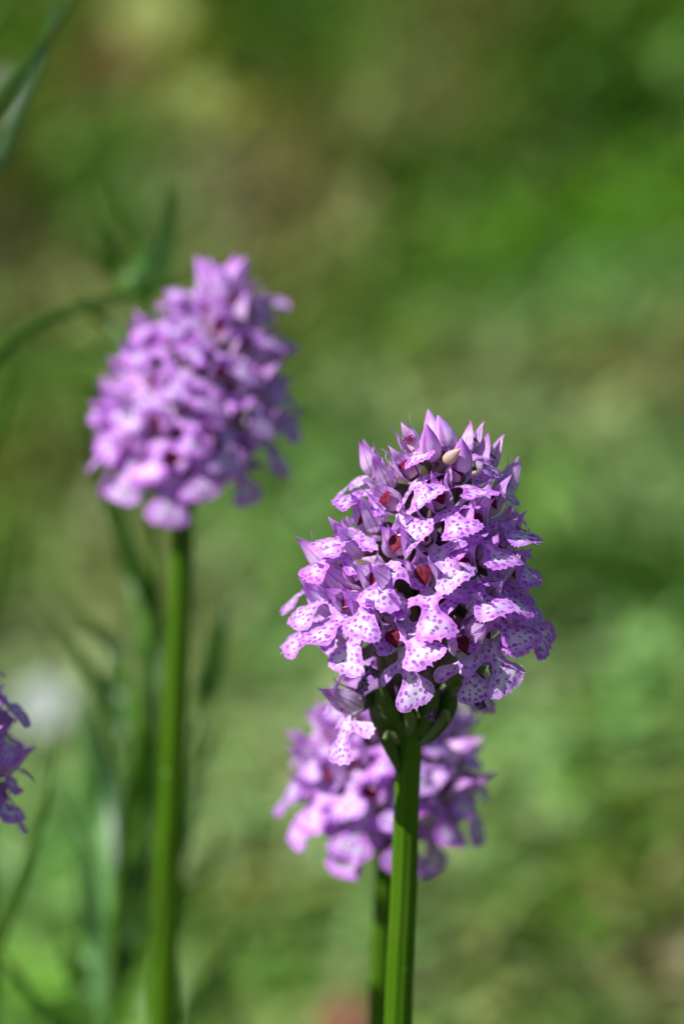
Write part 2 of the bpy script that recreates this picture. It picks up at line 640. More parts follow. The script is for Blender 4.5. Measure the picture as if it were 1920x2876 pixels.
HT = [0, .12, .3, .5, .7, .86, 1.0]
HR = [0.6, 1.5, 2.05, 1.95, 1.5, 1.25, 1.5]
HOOD_A = R(30)


def sepal_mesh(rng, phi, length=7.4, wide=1.0, rs=1.0, flare=0.0, nu=18, nv=9, tip_pow=1.0, name='sepal'):
    """a strip of the helmet: phi is its place round the helmet's axis (degrees, 90 = top)"""
    wt = [0, .08, .22, .4, .58, .72, .85, .94, 1.0]
    ww = [0.55, 1.1, 1.6, 1.65, 1.25, 0.78, 0.38, 0.16, 0.03]
    ax = Vector((0, math.cos(HOOD_A), math.sin(HOOD_A)))
    eu = Vector((0, -math.sin(HOOD_A), math.cos(HOOD_A)))
    ex = Vector((1, 0, 0))
    ph = rng.uniform(0, 60)
    tw = rng.uniform(-8, 8)
    fl = flare + rng.uniform(-0.2, 0.9)
    L = length * rng.uniform(0.94, 1.08)
    side = rng.uniform(-0.5, 0.5)
    V, UV = [], []
    for i in range(nu):
        t = i / (nu - 1)
        r = np.interp(t, HT, HR) * rs
        r += fl * max(0, t - 0.6) ** 1.5 * 4
        w = np.interp(t, wt, ww) * wide
        for j in range(nv):
            u = j / (nv - 1) * 2 - 1
            # flatter strips than the helmet itself: the margins stand a little off it
            rr = max(r, 0.75)
            da = u * w / rr
            rim = 0.12 * abs(u) ** 3 * w
            a = R(phi + tw * t) + da + side * 0.25 * max(0, t - .5)
            wob = 0.14 * noise.noise(Vector((t * 3 + ph, u * 1.2, ph))) + 0.07 * noise.noise(Vector((t * 8 + ph, u * 3, ph)))
            keel = 0.10 * math.exp(-(u / 0.16) ** 2) * (1 - t)
            rad = r + rim + wob + keel
            p = ax * (t * L - 0.5) + (ex * math.cos(a) + eu * math.sin(a)) * rad
            V.append(tuple(p * MM))
            UV.append((u, t))
    return make_mesh(name, V, grid_faces(nu, nv), 'sepal', uv=UV)


def column_mesh():
    V, F = [], []
    n, k = 10, 12
    c0 = Vector((0, 0.2, 0.2))
    c1 = Vector((0, 1.9, 2.5))
    rad = [0.75, 0.85, 0.9, 0.95, 1.0, 1.0, 0.95, 0.85, 0.6, 0.12]
    path = [c0.lerp(c1, i / (n - 1)) for i in range(n)]
    v, f, uv = tube([tuple(p) for p in path], rad, k)
    return make_mesh('column', [tuple(Vector(q) * MM) for q in v], f, 'column')


def anther_mesh(rng):
    """heart of two crimson pollen chambers over the narrow stigma slit"""
    n, k = 7, 26
    V = []
    y0 = 2.7
    for i in range(n):
        rho = i / (n - 1)
        for j in range(k):
            th = 2 * math.pi * j / k
            up = math.sin(th)
            # heart outline: wide above, tapering to a point below
            rx = 0.98 * (1 if up > -0.1 else (1 + (up + 0.1) * 0.72))
            rz = 0.85 if up > 0 else 1.55
            x = rx * math.cos(th) * rho
            z = rz * up * rho
            groove = 0.07 * math.exp(-(x / 0.16) ** 2)
            if up > 0:
                z -= 0.16 * math.exp(-(x / 0.2) ** 2) * rho
            d = 0.18 * math.sqrt(max(0, 1 - rho ** 2)) - groove * (1 - rho)
            V.append(((x) * MM, (y0 + d - (0.30 * z)) * MM, (1.65 + z) * MM))
    F = grid_faces(n, k, True)
    return make_mesh('anther', V, F, 'anther')


def bract_mesh(rng, L=7.0, W=1.2, mat='bract'):
    nu, nv = 12, 5
    V, UV = [], []
    for i in range(nu):
        t = i / (nu - 1)
        w = W * (1 - t) ** 0.8 * (0.75 + 0.9 * t) + 0.02
        for j in range(nv):
            u = j / (nv - 1) * 2 - 1
            V.append((u * w * MM, t * L * MM, (0.35 * u * u * w + 0.9 * t * t * rng_c(L)) * MM))
            UV.append((u, t))
    return make_mesh('bract', V, grid_faces(nu, nv), mat, uv=UV)


def rng_c(L):
    return 0.35 * L / 7


def bud_mesh(rng, L=7.5, Wd=2.0, mat='bud'):
    nu, nv = 20, 24
    wt = [0, .06, .2, .38, .55, .72, .86, .95, 1]
    ww = [.25, .62, .95, 1.0, .86, .58, .3, .14, .02]
    bend = rng.uniform(-0.9, 0.9)
    V, UV = [], []
    for i in range(nu):
        t = i / (nu - 1)
        r = np.interp(t, wt, ww) * Wd
        for j in range(nv):
            th = 2 * math.pi * j / nv
            lob = 1 + 0.09 * abs(math.cos(1.5 * th + 0.4)) * (0.4 + t)
            x = r * lob * math.cos(th) + bend * t * t * 1.2
            z = r * lob * math.sin(th) + 0.6 * t * t
            V.append((x * MM, t * L * MM, z * MM))
            q = (th / (2 * math.pi) * 3) % 1.0
            UV.append((abs(q * 2 - 1) * 0.4, t))
    F = grid_faces(nu, nv, True)
    return make_mesh('bud', V, F, mat, uv=UV)


class Pool:
    """variants of every floral piece"""
    def __init__(self, seed, n):
        g = random.Random(seed)
        self.lip = [lip_mesh(g) for _ in range(n)]
        self.dorsal = [sepal_mesh(g, 90, 7.0, 1.0, 1.18, 0.2) for _ in range(n)]
        self.right = [sepal_mesh(g, 2 + g.uniform(-6, 6), 7.9, 1.08, 1.04, 0.25) for _ in range(n)]
        self.left = [sepal_mesh(g, 178 + g.uniform(-6, 6), 7.9, 1.08, 1.04, 0.25) for _ in range(n)]
        self.petal_r = [sepal_mesh(g, 48, 4.8, 0.48, 0.76, 0, 12, 5, name='petal') for _ in range(3)]
        self.petal_l = [sepal_mesh(g, 132, 4.8, 0.48, 0.76, 0, 12, 5, name='petal') for _ in range(3)]
        self.column = column_mesh()
        self.anther = anther_mesh(g)
        self.bract = [bract_mesh(g, g.uniform(5.5, 8.5), g.uniform(.9, 1.3)) for _ in range(4)]
        self.withered = [lip_mesh(g, 0.9, 'withered') for _ in range(3)]
        self.buds = [bud_mesh(g, g.uniform(6.6, 8), g.uniform(1.75, 2.1)) for _ in range(4)]
        self.yellow = bud_mesh(g, 5.2, 1.2, 'yellow_bud')


POOL = Pool(11, 22)


def basis(o, up, roll=0.0):
    """columns X right, Y outward, Z up"""
    y = o.normalized()
    x = y.cross(up).normalized()
    z = x.cross(y)
    m = Matrix((x, y, z)).transposed()
    return m @ Matrix.Rotation(roll, 3, 'Y')


LIPDIR = Vector((0, math.cos(R(50)), -math.sin(R(50))))


class Orchid:
    def __init__(self, base, label, axis_pts, stem_r, seed, group='orchids in bloom in the meadow', stem_name='stem'):
        self.rng = random.Random(seed)
        self.base = Vector(base)
        self.root = bpy.data.objects.new('orchid', None)
        self.root.empty_display_size = 0.02
        COL.objects.link(self.root)
        self.root.location = self.base
        tag(self.root, label, 'orchid', group)
        self.inv = Matrix.Translation(-self.base)
        self.axis = catmull([tuple(p) for p in axis_pts], 70)
        z = self.axis[:, 2]
        rad = np.interp(z, [z[0], z[0] + 0.55 * (z[-1] - z[0]), z[-1] - 0.012, z[-1]], [stem_r * 1.12, stem_r, stem_r * 0.7, stem_r * 0.35])
        rr = stem_r
        self.stem_r = stem_r
        v, f, uv = tube(self.axis, rad, 48, 9, 0.045, 0.5)
        add(stem_name, make_mesh('stem', [tuple(Vector(p) - self.base) for p in v], f, 'stem', uv=uv), self.root)
        self.n = 0

    def axis_at(self, z):
        return Vector((np.interp(z, self.axis[:, 2], self.axis[:, 0]), np.interp(z, self.axis[:, 2], self.axis[:, 1]), z))

    def up_at(self, z):
        return (self.axis_at(z + 0.004) - self.axis_at(z - 0.004)).normalized()

    def ovary(self, start, end, arrive, mat, name, r=0.0011):
        d = (end - start).length
        p1 = start.lerp(end, 0.35) + Vector((0, 0, 0.18 * d))
        p2 = end - arrive * 0.28 * d
        path = catmull([start, p1, p2, end], 12)
        rad = [r * k for k in (.55, .7, .85, .98, 1.05, 1.1, 1.1, 1.05, .95, .85, .78, .72)]
        v, f, uv = tube(path, rad, 12, 3, 0.12, 2.2)
        return v, f, uv

    def flower(self, pos, o, up, roll=0.0, scale=1.0, insert_drop=0.008, bract=True, withered=False, hood=True, lip_idx=None, ov_mat='pedicel', lip_pitch=0.0):
        g = self.rng
        rot = basis(o, up, roll)
        m3 = rot.to_4x4()
        W = Matrix.Translation(pos) @ m3 @ Matrix.Scale(scale, 4)
        zin = pos.z - insert_drop
        a = self.axis_at(zin)
        dirv = (pos - a)
        dirv.z = 0
        dirv = dirv.normalized() if dirv.length > 1e-5 else o
        start = a + dirv * self.stem_r * 0.6
        back = (rot @ Vector((0, 0.85, -0.3))).normalized()
        v, f, uv = self.ovary(start, pos - back * 0.0002, back, ov_mat, 'flower')
        Wi = W.inverted()
        me = make_mesh('flower', [tuple(Wi @ Vector(p)) for p in v], f, ov_mat, uv=uv)
        fl = add('flower', me, self.root, self.inv @ W)
        fl.visible_shadow = True
        P = POOL
        i = g.randrange(len(P.lip))
        lm = g.choice(P.withered) if withered else P.lip[lip_idx if lip_idx is not None else i]
        add('lip', lm, fl, Matrix.Translation((0, 0.0002, -0.0003)) @ Matrix.Rotation(lip_pitch, 4, 'X') @ Matrix.Scale(g.uniform(0.98, 1.1), 4))
        if hood:
            hs = Matrix.Scale(0.9, 4)
            tw = lambda: hs @ Matrix.Rotation(g.uniform(-.09, .09), 4, 'X') @ Matrix.Rotation(g.uniform(-.1, .1), 4, 'Z')
            add('sepal', g.choice(P.dorsal), fl, tw())
            add('sepal', g.choice(P.left), fl, tw())
            add('sepal', g.choice(P.right), fl, tw())
            add('petal', g.choice(P.petal_l), fl)
            add('petal', g.choice(P.petal_r), fl)
            add('column', P.column, fl)
            add('anther', P.anther, fl, Matrix.Translation((0, -0.0005, -0.0004)) @ Matrix.Scale(1.12, 4))
        if bract:
            bm = basis((pos - start).normalized(), up, g.uniform(-.6, .6)).to_4x4()
            bl = Wi @ Matrix.Translation(start - up * 0.0008) @ bm
            add('bract', g.choice(P.bract), fl, bl)
        return fl

    def bud(self, pos, o, up, scale=1.0, me=None, drop=0.006):
        g = self.rng
        rot = basis(o, up, g.uniform(-1, 1))
        W = Matrix.Translation(pos) @ rot.to_4x4() @ Matrix.Scale(scale, 4)
        b = add('bud', me or g.choice(POOL.buds), self.root, self.inv @ W)
        start = self.axis_at(min(pos.z - drop, self.axis[-1, 2]))
        v, f, uv = self.ovary(start, pos + o * 0.0003, o, 'pedicel', 'pedicel', 0.0007)
        Wi = W.inverted()
        add('pedicel', make_mesh('pedicel', [tuple(Wi @ Vector(p)) for p in v], f, 'pedicel', uv=uv), b)
        return b


def elevation(s):
    """how far flowers look up, by height in the spike (0 bottom .. 1 top)"""
    return R(np.interp(s, [0, 0.25, 0.55, 0.8, 1.0], [-14, 2, 14, 34, 62]))


# ------------------------------------------------------------------ ground
def build_ground():
    xs = np.concatenate([-np.geomspace(60, 1.25, 14), np.linspace(-1.2, 1.2, 61), np.geomspace(1.25, 60, 14)])
    ys = np.concatenate([-np.geomspace(60, 1.05, 14), np.linspace(-1.0, 3.2, 106), np.geomspace(3.3, 90, 20)])
    V = [(x, y, ground_z(x, y)) for y in ys for x in xs]
    o = add('ground', make_mesh('ground', V, grid_faces(len(ys), len(xs)), 'ground'))
    tag(o, kind='structure')


build_ground()

# turf colours, with shade painted into dark kinds and sky sheen into pale ones: (px, py, kind) of the place in the picture, taken to the ground below
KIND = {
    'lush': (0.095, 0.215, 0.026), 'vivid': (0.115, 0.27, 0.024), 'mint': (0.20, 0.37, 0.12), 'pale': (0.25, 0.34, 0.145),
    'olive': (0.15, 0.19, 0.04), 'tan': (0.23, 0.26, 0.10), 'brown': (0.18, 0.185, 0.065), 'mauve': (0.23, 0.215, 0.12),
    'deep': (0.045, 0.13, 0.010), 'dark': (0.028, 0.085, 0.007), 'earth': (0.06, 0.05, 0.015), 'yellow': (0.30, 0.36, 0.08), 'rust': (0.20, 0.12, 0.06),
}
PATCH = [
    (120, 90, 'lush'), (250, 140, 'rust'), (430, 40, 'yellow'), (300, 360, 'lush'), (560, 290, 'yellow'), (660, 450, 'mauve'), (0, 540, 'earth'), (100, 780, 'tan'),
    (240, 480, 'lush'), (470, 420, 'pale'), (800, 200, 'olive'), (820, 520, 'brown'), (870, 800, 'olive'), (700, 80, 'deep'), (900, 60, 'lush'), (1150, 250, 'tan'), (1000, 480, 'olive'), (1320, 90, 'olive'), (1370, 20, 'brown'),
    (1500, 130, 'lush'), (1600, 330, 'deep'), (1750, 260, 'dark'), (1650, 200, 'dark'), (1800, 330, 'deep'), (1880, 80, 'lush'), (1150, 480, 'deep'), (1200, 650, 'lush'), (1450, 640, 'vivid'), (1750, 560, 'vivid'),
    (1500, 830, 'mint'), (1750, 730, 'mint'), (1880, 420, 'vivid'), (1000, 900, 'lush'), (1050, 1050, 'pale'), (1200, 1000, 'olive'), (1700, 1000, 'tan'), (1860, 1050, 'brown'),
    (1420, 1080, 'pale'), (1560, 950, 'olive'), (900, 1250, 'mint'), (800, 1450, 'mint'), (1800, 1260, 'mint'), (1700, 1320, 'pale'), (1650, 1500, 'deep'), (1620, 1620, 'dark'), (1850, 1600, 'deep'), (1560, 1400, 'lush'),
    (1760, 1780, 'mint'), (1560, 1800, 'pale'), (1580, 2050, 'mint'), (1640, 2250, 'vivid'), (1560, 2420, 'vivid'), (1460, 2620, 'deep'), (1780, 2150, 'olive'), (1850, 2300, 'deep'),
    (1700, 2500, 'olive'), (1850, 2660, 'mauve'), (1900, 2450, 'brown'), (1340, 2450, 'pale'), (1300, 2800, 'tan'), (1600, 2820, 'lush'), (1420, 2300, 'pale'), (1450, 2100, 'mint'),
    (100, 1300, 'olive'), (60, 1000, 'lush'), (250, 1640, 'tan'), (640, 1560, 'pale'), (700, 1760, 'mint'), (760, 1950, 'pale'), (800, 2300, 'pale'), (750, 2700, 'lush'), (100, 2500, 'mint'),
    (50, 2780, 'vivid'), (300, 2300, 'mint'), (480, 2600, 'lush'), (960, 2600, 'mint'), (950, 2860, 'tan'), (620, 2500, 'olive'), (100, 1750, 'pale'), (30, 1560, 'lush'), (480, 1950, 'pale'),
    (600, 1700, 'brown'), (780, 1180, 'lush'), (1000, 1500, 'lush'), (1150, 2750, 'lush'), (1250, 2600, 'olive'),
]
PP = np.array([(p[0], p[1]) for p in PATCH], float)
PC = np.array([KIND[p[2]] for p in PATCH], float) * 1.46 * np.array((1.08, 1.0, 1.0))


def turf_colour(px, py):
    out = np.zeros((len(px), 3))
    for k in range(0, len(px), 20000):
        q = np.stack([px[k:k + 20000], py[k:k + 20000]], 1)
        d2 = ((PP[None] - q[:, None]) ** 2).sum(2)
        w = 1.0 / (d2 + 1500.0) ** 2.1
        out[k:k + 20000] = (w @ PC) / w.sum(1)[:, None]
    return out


def grass_arrays(g, n, x0, x1, y0, y1, hmin, hvar, wmin, wmax, lean0, lean1, hole=None):
    x, y = g.uniform(x0, x1, n), g.uniform(y0, y1, n)
    if hole:
        # thinned out where the denser turf grows, with a soft edge
        ins = np.minimum(np.minimum(x - hole[0], hole[1] - x), np.minimum(y - hole[2], hole[3] - y))
        keep = g.random(n) > np.clip(ins / 0.12, 0, 1)
        x, y = x[keep], y[keep]
        n = len(x)
    h = hmin + hvar * g.random(n) ** 1.5
    h = np.where(g.random(n) < 0.05, h * 1.7, h)
    z = ground_z(x, y) - 0.002
    # picture place of the blade's middle
    vx, vy, vz = x - CAM.x, y - CAM.y, z + 0.55 * h - CAM.z
    d = np.maximum(vy * FWD.y + vz * FWD.z, 0.05)
    px = PXW / 2 + vx / d / S
    py = PXH / 2 - (vy * UPV.y + vz * UPV.z) / d / S
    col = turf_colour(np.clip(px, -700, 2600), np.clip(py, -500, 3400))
    # away from the view the mixture of the meadow goes on at random
    far = np.clip(np.maximum(np.maximum(-px, px - PXW), np.maximum(-py, py - PXH)) / 500, 0, 1)
    k = np.clip(0.5 + 0.35 * np.sin(x * 9 + np.sin(y * 7) * 2) + 0.35 * np.sin(y * 11 + x * 4), 0, 1)
    mixm = (np.array(KIND['lush'])[None] * k[:, None] + np.array(KIND['olive'])[None] * (1 - k[:, None])) * 1.5
    mixm = np.where(g.random(n)[:, None] < 0.12, np.array(KIND['tan'])[None] * 1.4, mixm)
    col = col * (1 - far[:, None]) + mixm * far[:, None]
    col = col * g.uniform(0.8, 1.2, (n, 1)) * g.uniform(0.88, 1.12, (n, 3))
    w = g.uniform(wmin, wmax, n)
    lean = g.uniform(lean0, lean1, n)
    az = g.uniform(0, 2 * math.pi, n)
    fx, fy = np.cos(az), np.sin(az)
    P = []
    for t, wk in ((0, 1), (0.5, 0.85), (1.0, 0.0)):
        off = lean * t * t * h
        cx, cy, cz_ = x + fx * off, y + fy * off, z + h * (t - 0.25 * lean * t * t)
        if wk:
            P.append(np.stack([cx - fy * w * wk, cy + fx * w * wk, cz_], 1))
            P.append(np.stack([cx + fy * w * wk, cy - fx * w * wk, cz_], 1))
        else:
            P.append(np.stack([cx, cy, cz_], 1))
    V = np.stack(P, 1).reshape(-1, 3)
    b = (np.arange(n) * 5)[:, None]
    F = np.concatenate([b + np.array([[0, 1, 3]]), b + np.array([[0, 3, 2]]), b + np.array([[2, 3, 4]])])
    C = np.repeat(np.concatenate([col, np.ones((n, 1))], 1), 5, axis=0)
    return V, F, C


def build_grass(seed):
    g = np.random.default_rng(seed)
    near = (-0.42, 0.42, 0.2, 1.35)
    mid = (-1.1, 1.1, -0.5, 2.0)
    parts = [grass_arrays(g, 52000, *near, 0.008, 0.022, 0.0014, 0.0034, 0.6, 2.2),
             grass_arrays(g, 75000, *mid, 0.010, 0.030, 0.0018, 0.004, 0.5, 2.0, near),
             grass_arrays(g, 90000, -3.2, 3.2, -1.6, 5.5, 0.018, 0.035, 0.003, 0.0065, 0.4, 1.8, mid)]
    V, F, C, o = [], [], [], 0
    for v, f, c in parts:
        V.append(v)
        F.append(f + o)
        C.append(c)
        o += len(v)
    V, F, C = np.concatenate(V), np.concatenate(F), np.concatenate(C)
    me = bpy.data.meshes.new('meadow_grass')
    me.vertices.add(len(V))
    me.vertices.foreach_set('co', V.astype(np.float32).ravel())
    me.loops.add(len(F) * 3)
    me.loops.foreach_set('vertex_index', F.astype(np.int32).ravel())
    me.polygons.add(len(F))
    me.polygons.foreach_set('loop_start', np.arange(0, len(F) * 3, 3, dtype=np.int32))
    me.update(calc_edges=True)
    a = me.attributes.new('tint', 'FLOAT_COLOR', 'POINT')
    a.data.foreach_set('color', np.clip(C, 0.003, 0.9).astype(np.float32).ravel())
    me.materials.append(M['grass'])
    o = add('meadow_grass', me)
    tag(o, 'short green and straw coloured turf covering the slope behind the orchids', 'grass', kind='stuff')


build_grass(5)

# ------------------------------------------------------------------ the main orchid
YM = at(1195, 1600, 0.53).y
PXM = 0.53 * S          # metres per photo pixel at the main spike


def stem_axis(pix, Y, lean_y=0.0):
    pts = [at_y(px, py, Y) for px, py in pix]
    d = (pts[1] - pts[0])
    d = d / d.z
    k = pts[0].z - ground_z(pts[0].x, Y)
    b = pts[0] - Vector((d.x * 0.5, 0, 1)) * (k + 0.003)
    mid = pts[0] - Vector((d.x * 0.8, 0, 1)) * (k * 0.5)
    return [b, mid] + pts


ax = stem_axis([(1118, 2876), (1134, 2500), (1150, 2100), (1185, 1750), (1215, 1480), (1238, 1250)], YM)
main = Orchid(ax[0], 'sharply focused orchid with spotted lilac flowers, one flower hanging apart below its head', ax, 0.00215, 3)


def cz(row, Y):
    return at_y(1200, row, Y).z


PROF_ROW = [1215, 1250, 1285, 1372, 1440, 1542, 1687, 1760, 1833, 1900, 1960]
PROF_R = [2.5, 4.0, 5.4, 8.0, 9.6, 11.2, 12.6, 12.8, 12.0, 9.8, 7.0]
prof_z = np.array([cz(r, YM) for r in PROF_ROW])[::-1]
prof_r = np.array(PROF_R)[::-1] * MM


def spike_s(z):
    return float(np.clip((z - prof_z[0]) / (prof_z[-1] - prof_z[0]), 0, 1))


def on_spike(orc, px, py, extra=0.0):
    """where the ray through a pixel meets the spike's surface"""
    best, bp = 1e9, None
    for d in np.arange(0.49, 0.56, 0.0004):
        p = at(px, py, d)
        a = orc.axis_at(p.z)
        r = math.hypot(p.x - a.x, p.y - a.y)
        Rr = np.interp(p.z, prof_z, prof_r) + extra
        if r <= Rr:
            return p
        if r - Rr < best:
            best, bp = r - Rr, p
    return bp


def crop(c):
    return 780 + c[0] * 0.4847, 1130 + c[1] * 0.4847


# throat and lip tip of every flower that can be told apart (pixels of one enlarged cut-out), scale, extra
HAND = [
    ((800, 285), (770, 400), 0.80), ((795, 440), (880, 570), 0.92), ((1185, 395), (1240, 520), 0.88), ((700, 620), (800, 745), 0.92),
    ((1030, 470), (1220, 590), 0.92), ((945, 620), (1090, 770), 0.98), ((870, 815), (1040, 1050), 1.0), ((715, 880), (610, 1090), 1.0),
    ((855, 1045), (890, 1310), 1.0), ((720, 1265), (790, 1510), 1.0), ((715, 1435), (800, 1690), 0.92), ((560, 1290), (360, 1530), 0.94),
    ((620, 1080), (470, 1280), 1.02), ((410, 1090), (150, 1210), 0.96), ((350, 1255), (100, 1430), 0.96), ((480, 870), (260, 950), 0.98),
    ((560, 740), (360, 830), 0.95), ((640, 500), (420, 560), 0.92), ((1180, 650), (1400, 810), 0.98), ((1110, 760), (1300, 940), 1.0),
    ((1050, 1000), (1210, 1210), 1.0), ((1200, 930), (1310, 1130), 1.0), ((1270, 1020), (1450, 1180), 0.9), ((1150, 1190), (1320, 1340), 1.0),
    ((1140, 1340), (1370, 1590), 1.0), ((1260, 830), (1450, 960), 0.9), ((1280, 560), (1420, 690), 0.92), ((1290, 1210), (1460, 1300), 0.88),
    ((1110, 290), (1180, 330), 0.72), ((560, 420), (480, 460), 0.78), ((330, 980), (190, 1080), 0.95), ((1040, 1470), (1130, 1650), 0.88), ((480, 1200), (270, 1330), 0.95),
]
placed = []
for th, tp, sc in HAND:
    lower = 45 if th[1] > 1200 and th[0] < 1100 else 0
    tx, ty = crop((th[0], th[1] - lower))
    lx, ly = crop((tp[0], tp[1] - lower))
    if lower:
        sc *= 0.95
    p = on_spike(main, tx, ty)
    a = main.axis_at(p.z)
    s = spike_s(p.z)
    rad = Vector((p.x - a.x, p.y - a.y, 0)).normalized()
    el = elevation(s)
    o = rad * math.cos(el) + Vector((0, 0, 1)) * math.sin(el)
    up = main.up_at(p.z)
    want = Vector((lx - tx, -(ly - ty)))
    best = None
    q0 = project(p)
    side = rad.x > 0.25
    for pt in np.linspace(-0.35 if side else -0.25, 0.12 if side else 0.75, 11):
        ld = Matrix.Rotation(pt, 3, 'X') @ LIPDIR
        for rl in np.linspace(-1.1, 1.1, 45):
            d = basis(o, up, rl) @ ld
            q = project(p + d * 0.008)
            v = Vector((q[0] - q0[0], -(q[1] - q0[1])))
            if v.length < 1e-6:
                continue
            e = abs(v.angle(want)) + 0.13 * abs(rl) + 0.10 * abs(pt)
            if best is None or e < best[0]:
                best = (e, rl, pt)
    main.flower(p, o, up, best[1], sc * float(np.interp(s, [0, .35, .6, 1], [1.1, 1.14, 1.06, 0.94])), insert_drop=0.009 * (1.15 - 0.5 * s), lip_pitch=best[2])
    placed.append((rad, p.z))

# flowers round the sides and the back of the spike
GA = math.pi * (3 - math.sqrt(5))
z0, z1 = cz(1870, YM), cz(1290, YM)
for i in range(46):
    s = (i + 0.5) / 46
    z = z0 + (z1 - z0) * s
    th = i * GA + 0.7
    rad = Vector((math.cos(th), math.sin(th), 0))
    if rad.y < -0.25:
        continue
    r = np.interp(z, prof_z, prof_r)
    if any(abs(z - q) < 0.0065 and (rad * r - rr * r).length < 0.0075 for rr, q in placed):
        continue
    a = main.axis_at(z)
    p = a + rad * r * 0.74
    el = elevation(spike_s(z))
    o = rad * math.cos(el) + Vector((0, 0, 1)) * math.sin(el)
    main.flower(p, o, main.up_at(z), main.rng.uniform(-.35, .35), main.rng.uniform(1.0, 1.14), insert_drop=0.009 * (1.15 - 0.5 * s))
    placed.append((rad, z))

# buds closing the tip
for (cx, cy), (ex, ey), depth, sc, kind in [
    ((905, 335), (845, 150), -0.006, 0.80, 0), ((985, 280), (955, 80), -0.001, 0.78, 1), ((975, 345), (1040, 255), -0.008, 0.72, 'y'),
    ((1060, 400), (1085, 250), -0.006, 0.80, 3), ((920, 250), (885, 115), 0.003, 0.7, 2)]:
    p = at_y(*crop((cx, cy)), YM + depth)
    q = at_y(*crop((ex, ey)), YM + depth * 1.4)
    me = POOL.yellow if kind == 'y' else POOL.buds[kind]
    main.bud(p, (q - p).normalized(), Vector((0.1, 1, 0.2)), sc, me)

# the flower that hangs apart, low on the stem, with its stout ovary and bract
p = at_y(*crop((470, 1770)), YM - 0.004)
o = Vector((-0.80, -0.58, 0.05)).normalized()
low = main.flower(p, o, Vector((0.1, 0, 1)), 0.15, 1.0, insert_drop=0.0105, ov_mat='ovary', bract=False)
low['label'] = 'single flower hanging apart below the head'


def leaf_ribbon(path, width, face, name, mat, fold=0.25, nv=5, prof=None):
    path = np.asarray(path, float)
    n = len(path)
    T = np.gradient(path, axis=0)
    T /= np.linalg.norm(T, axis=1)[:, None]
    V, UV = [], []
    fc = np.array(face, float)
    for i in range(n):
        t = i / (n - 1)
        sd = np.cross(T[i], fc)
        sd /= np.linalg.norm(sd) + 1e-9
        nr = np.cross(sd, T[i])
        w = width * (prof(t) if prof else 1)
        for j in range(nv):
            u = j / (nv - 1) * 2 - 1
            V.append(path[i] + sd * u * w + nr * abs(u) * w * fold)
            UV.append((u, t))
    return make_mesh(name, V, grid_faces(n, nv), mat, uv=UV)


lance = lambda t: (0.55 + 1.2 * t) * (1 - t) ** 0.7 + 0.02
slim = lambda t: (0.6 + 0.5 * math.sin(math.pi * min(1, t * 1.1))) * (1 - t ** 4) + 0.01


def main_bract(pts, depth, width, mat, name='bract'):
    P = [at_y(*crop(c), YM + d) - main.base for c, d in zip(pts, depth)]
    return add(name, leaf_ribbon(catmull(P, 14), width, (0.3, 1, 0.2), name, mat, 0.5, 5, lance), main.root)


main_bract([(705, 2010), (650, 1900), (590, 1850), (525, 1690)], [-.001, -.003, -.004, -.003], 0.0026, 'ovary', 'ovary')
main_bract([(690, 1990), (650, 1920), (610, 1965)], [-.002, -.005, -.006], 0.0008, 'bract_green')
main_bract([(700, 1960), (650, 1870), (605, 1760), (600, 1640)], [-.001, -.003, -.005, -.006], 0.0022, 'ovary', 'ovary')
main_bract([(830, 1960), (920, 1850), (975, 1740), (990, 1640)], [-.001, -.002, -.004, -.005], 0.0024, 'ovary', 'ovary')
main_bract([(830, 1990), (930, 1870), (975, 1800), (993, 1875)], [-.002, -.003, -.005, -.005], 0.0008, 'bract_green')
main_bract([(760, 1930), (750, 1820), (735, 1740), (700, 1650)], [-.0022, -.004, -.005, -.007], 0.0018, 'ovary', 'ovary')
main_bract([(745, 1930), (760, 1840), (735, 1760)], [-.0026, -.005, -.0065], 0.0011, 'bract_green')
main_bract([(800, 1930), (850, 1820), (880, 1740), (900, 1650)], [-.0022, -.004, -.006, -.008], 0.0018, 'ovary', 'ovary')
main_bract([(980, 1650), (1040, 1560), (1130, 1520), (1180, 1590)], [-.005, -.007, -.008, -.008], 0.0028, 'bract_green')
main_bract([(1000, 1690), (1080, 1700), (1160, 1690)], [-.005, -.008, -.009], 0.0016, 'bract_green')

# shrivelled flowers at the foot of the head
for (cx, cy), od, dz, sc in [((1120, 1530), (0.5, -.8, -.35), -.008, 0.65), ((560, 1480), (-.5, -.8, -.5), -.008, 0.62), ((890, 1640), (0.25, -.7, -.7), -.005, 0.6), ((1200, 1400), (0.6, -.6, -.2), -.01, 0.5)]:
    p = at_y(*crop((cx, cy)), YM + dz)
    f = main.flower(p, Vector(od).normalized(), Vector((0, 0, 1)), main.rng.uniform(-.5, .5), sc, 0.008, True, True, False)
    f['label'] = 'shrivelled dark flower'


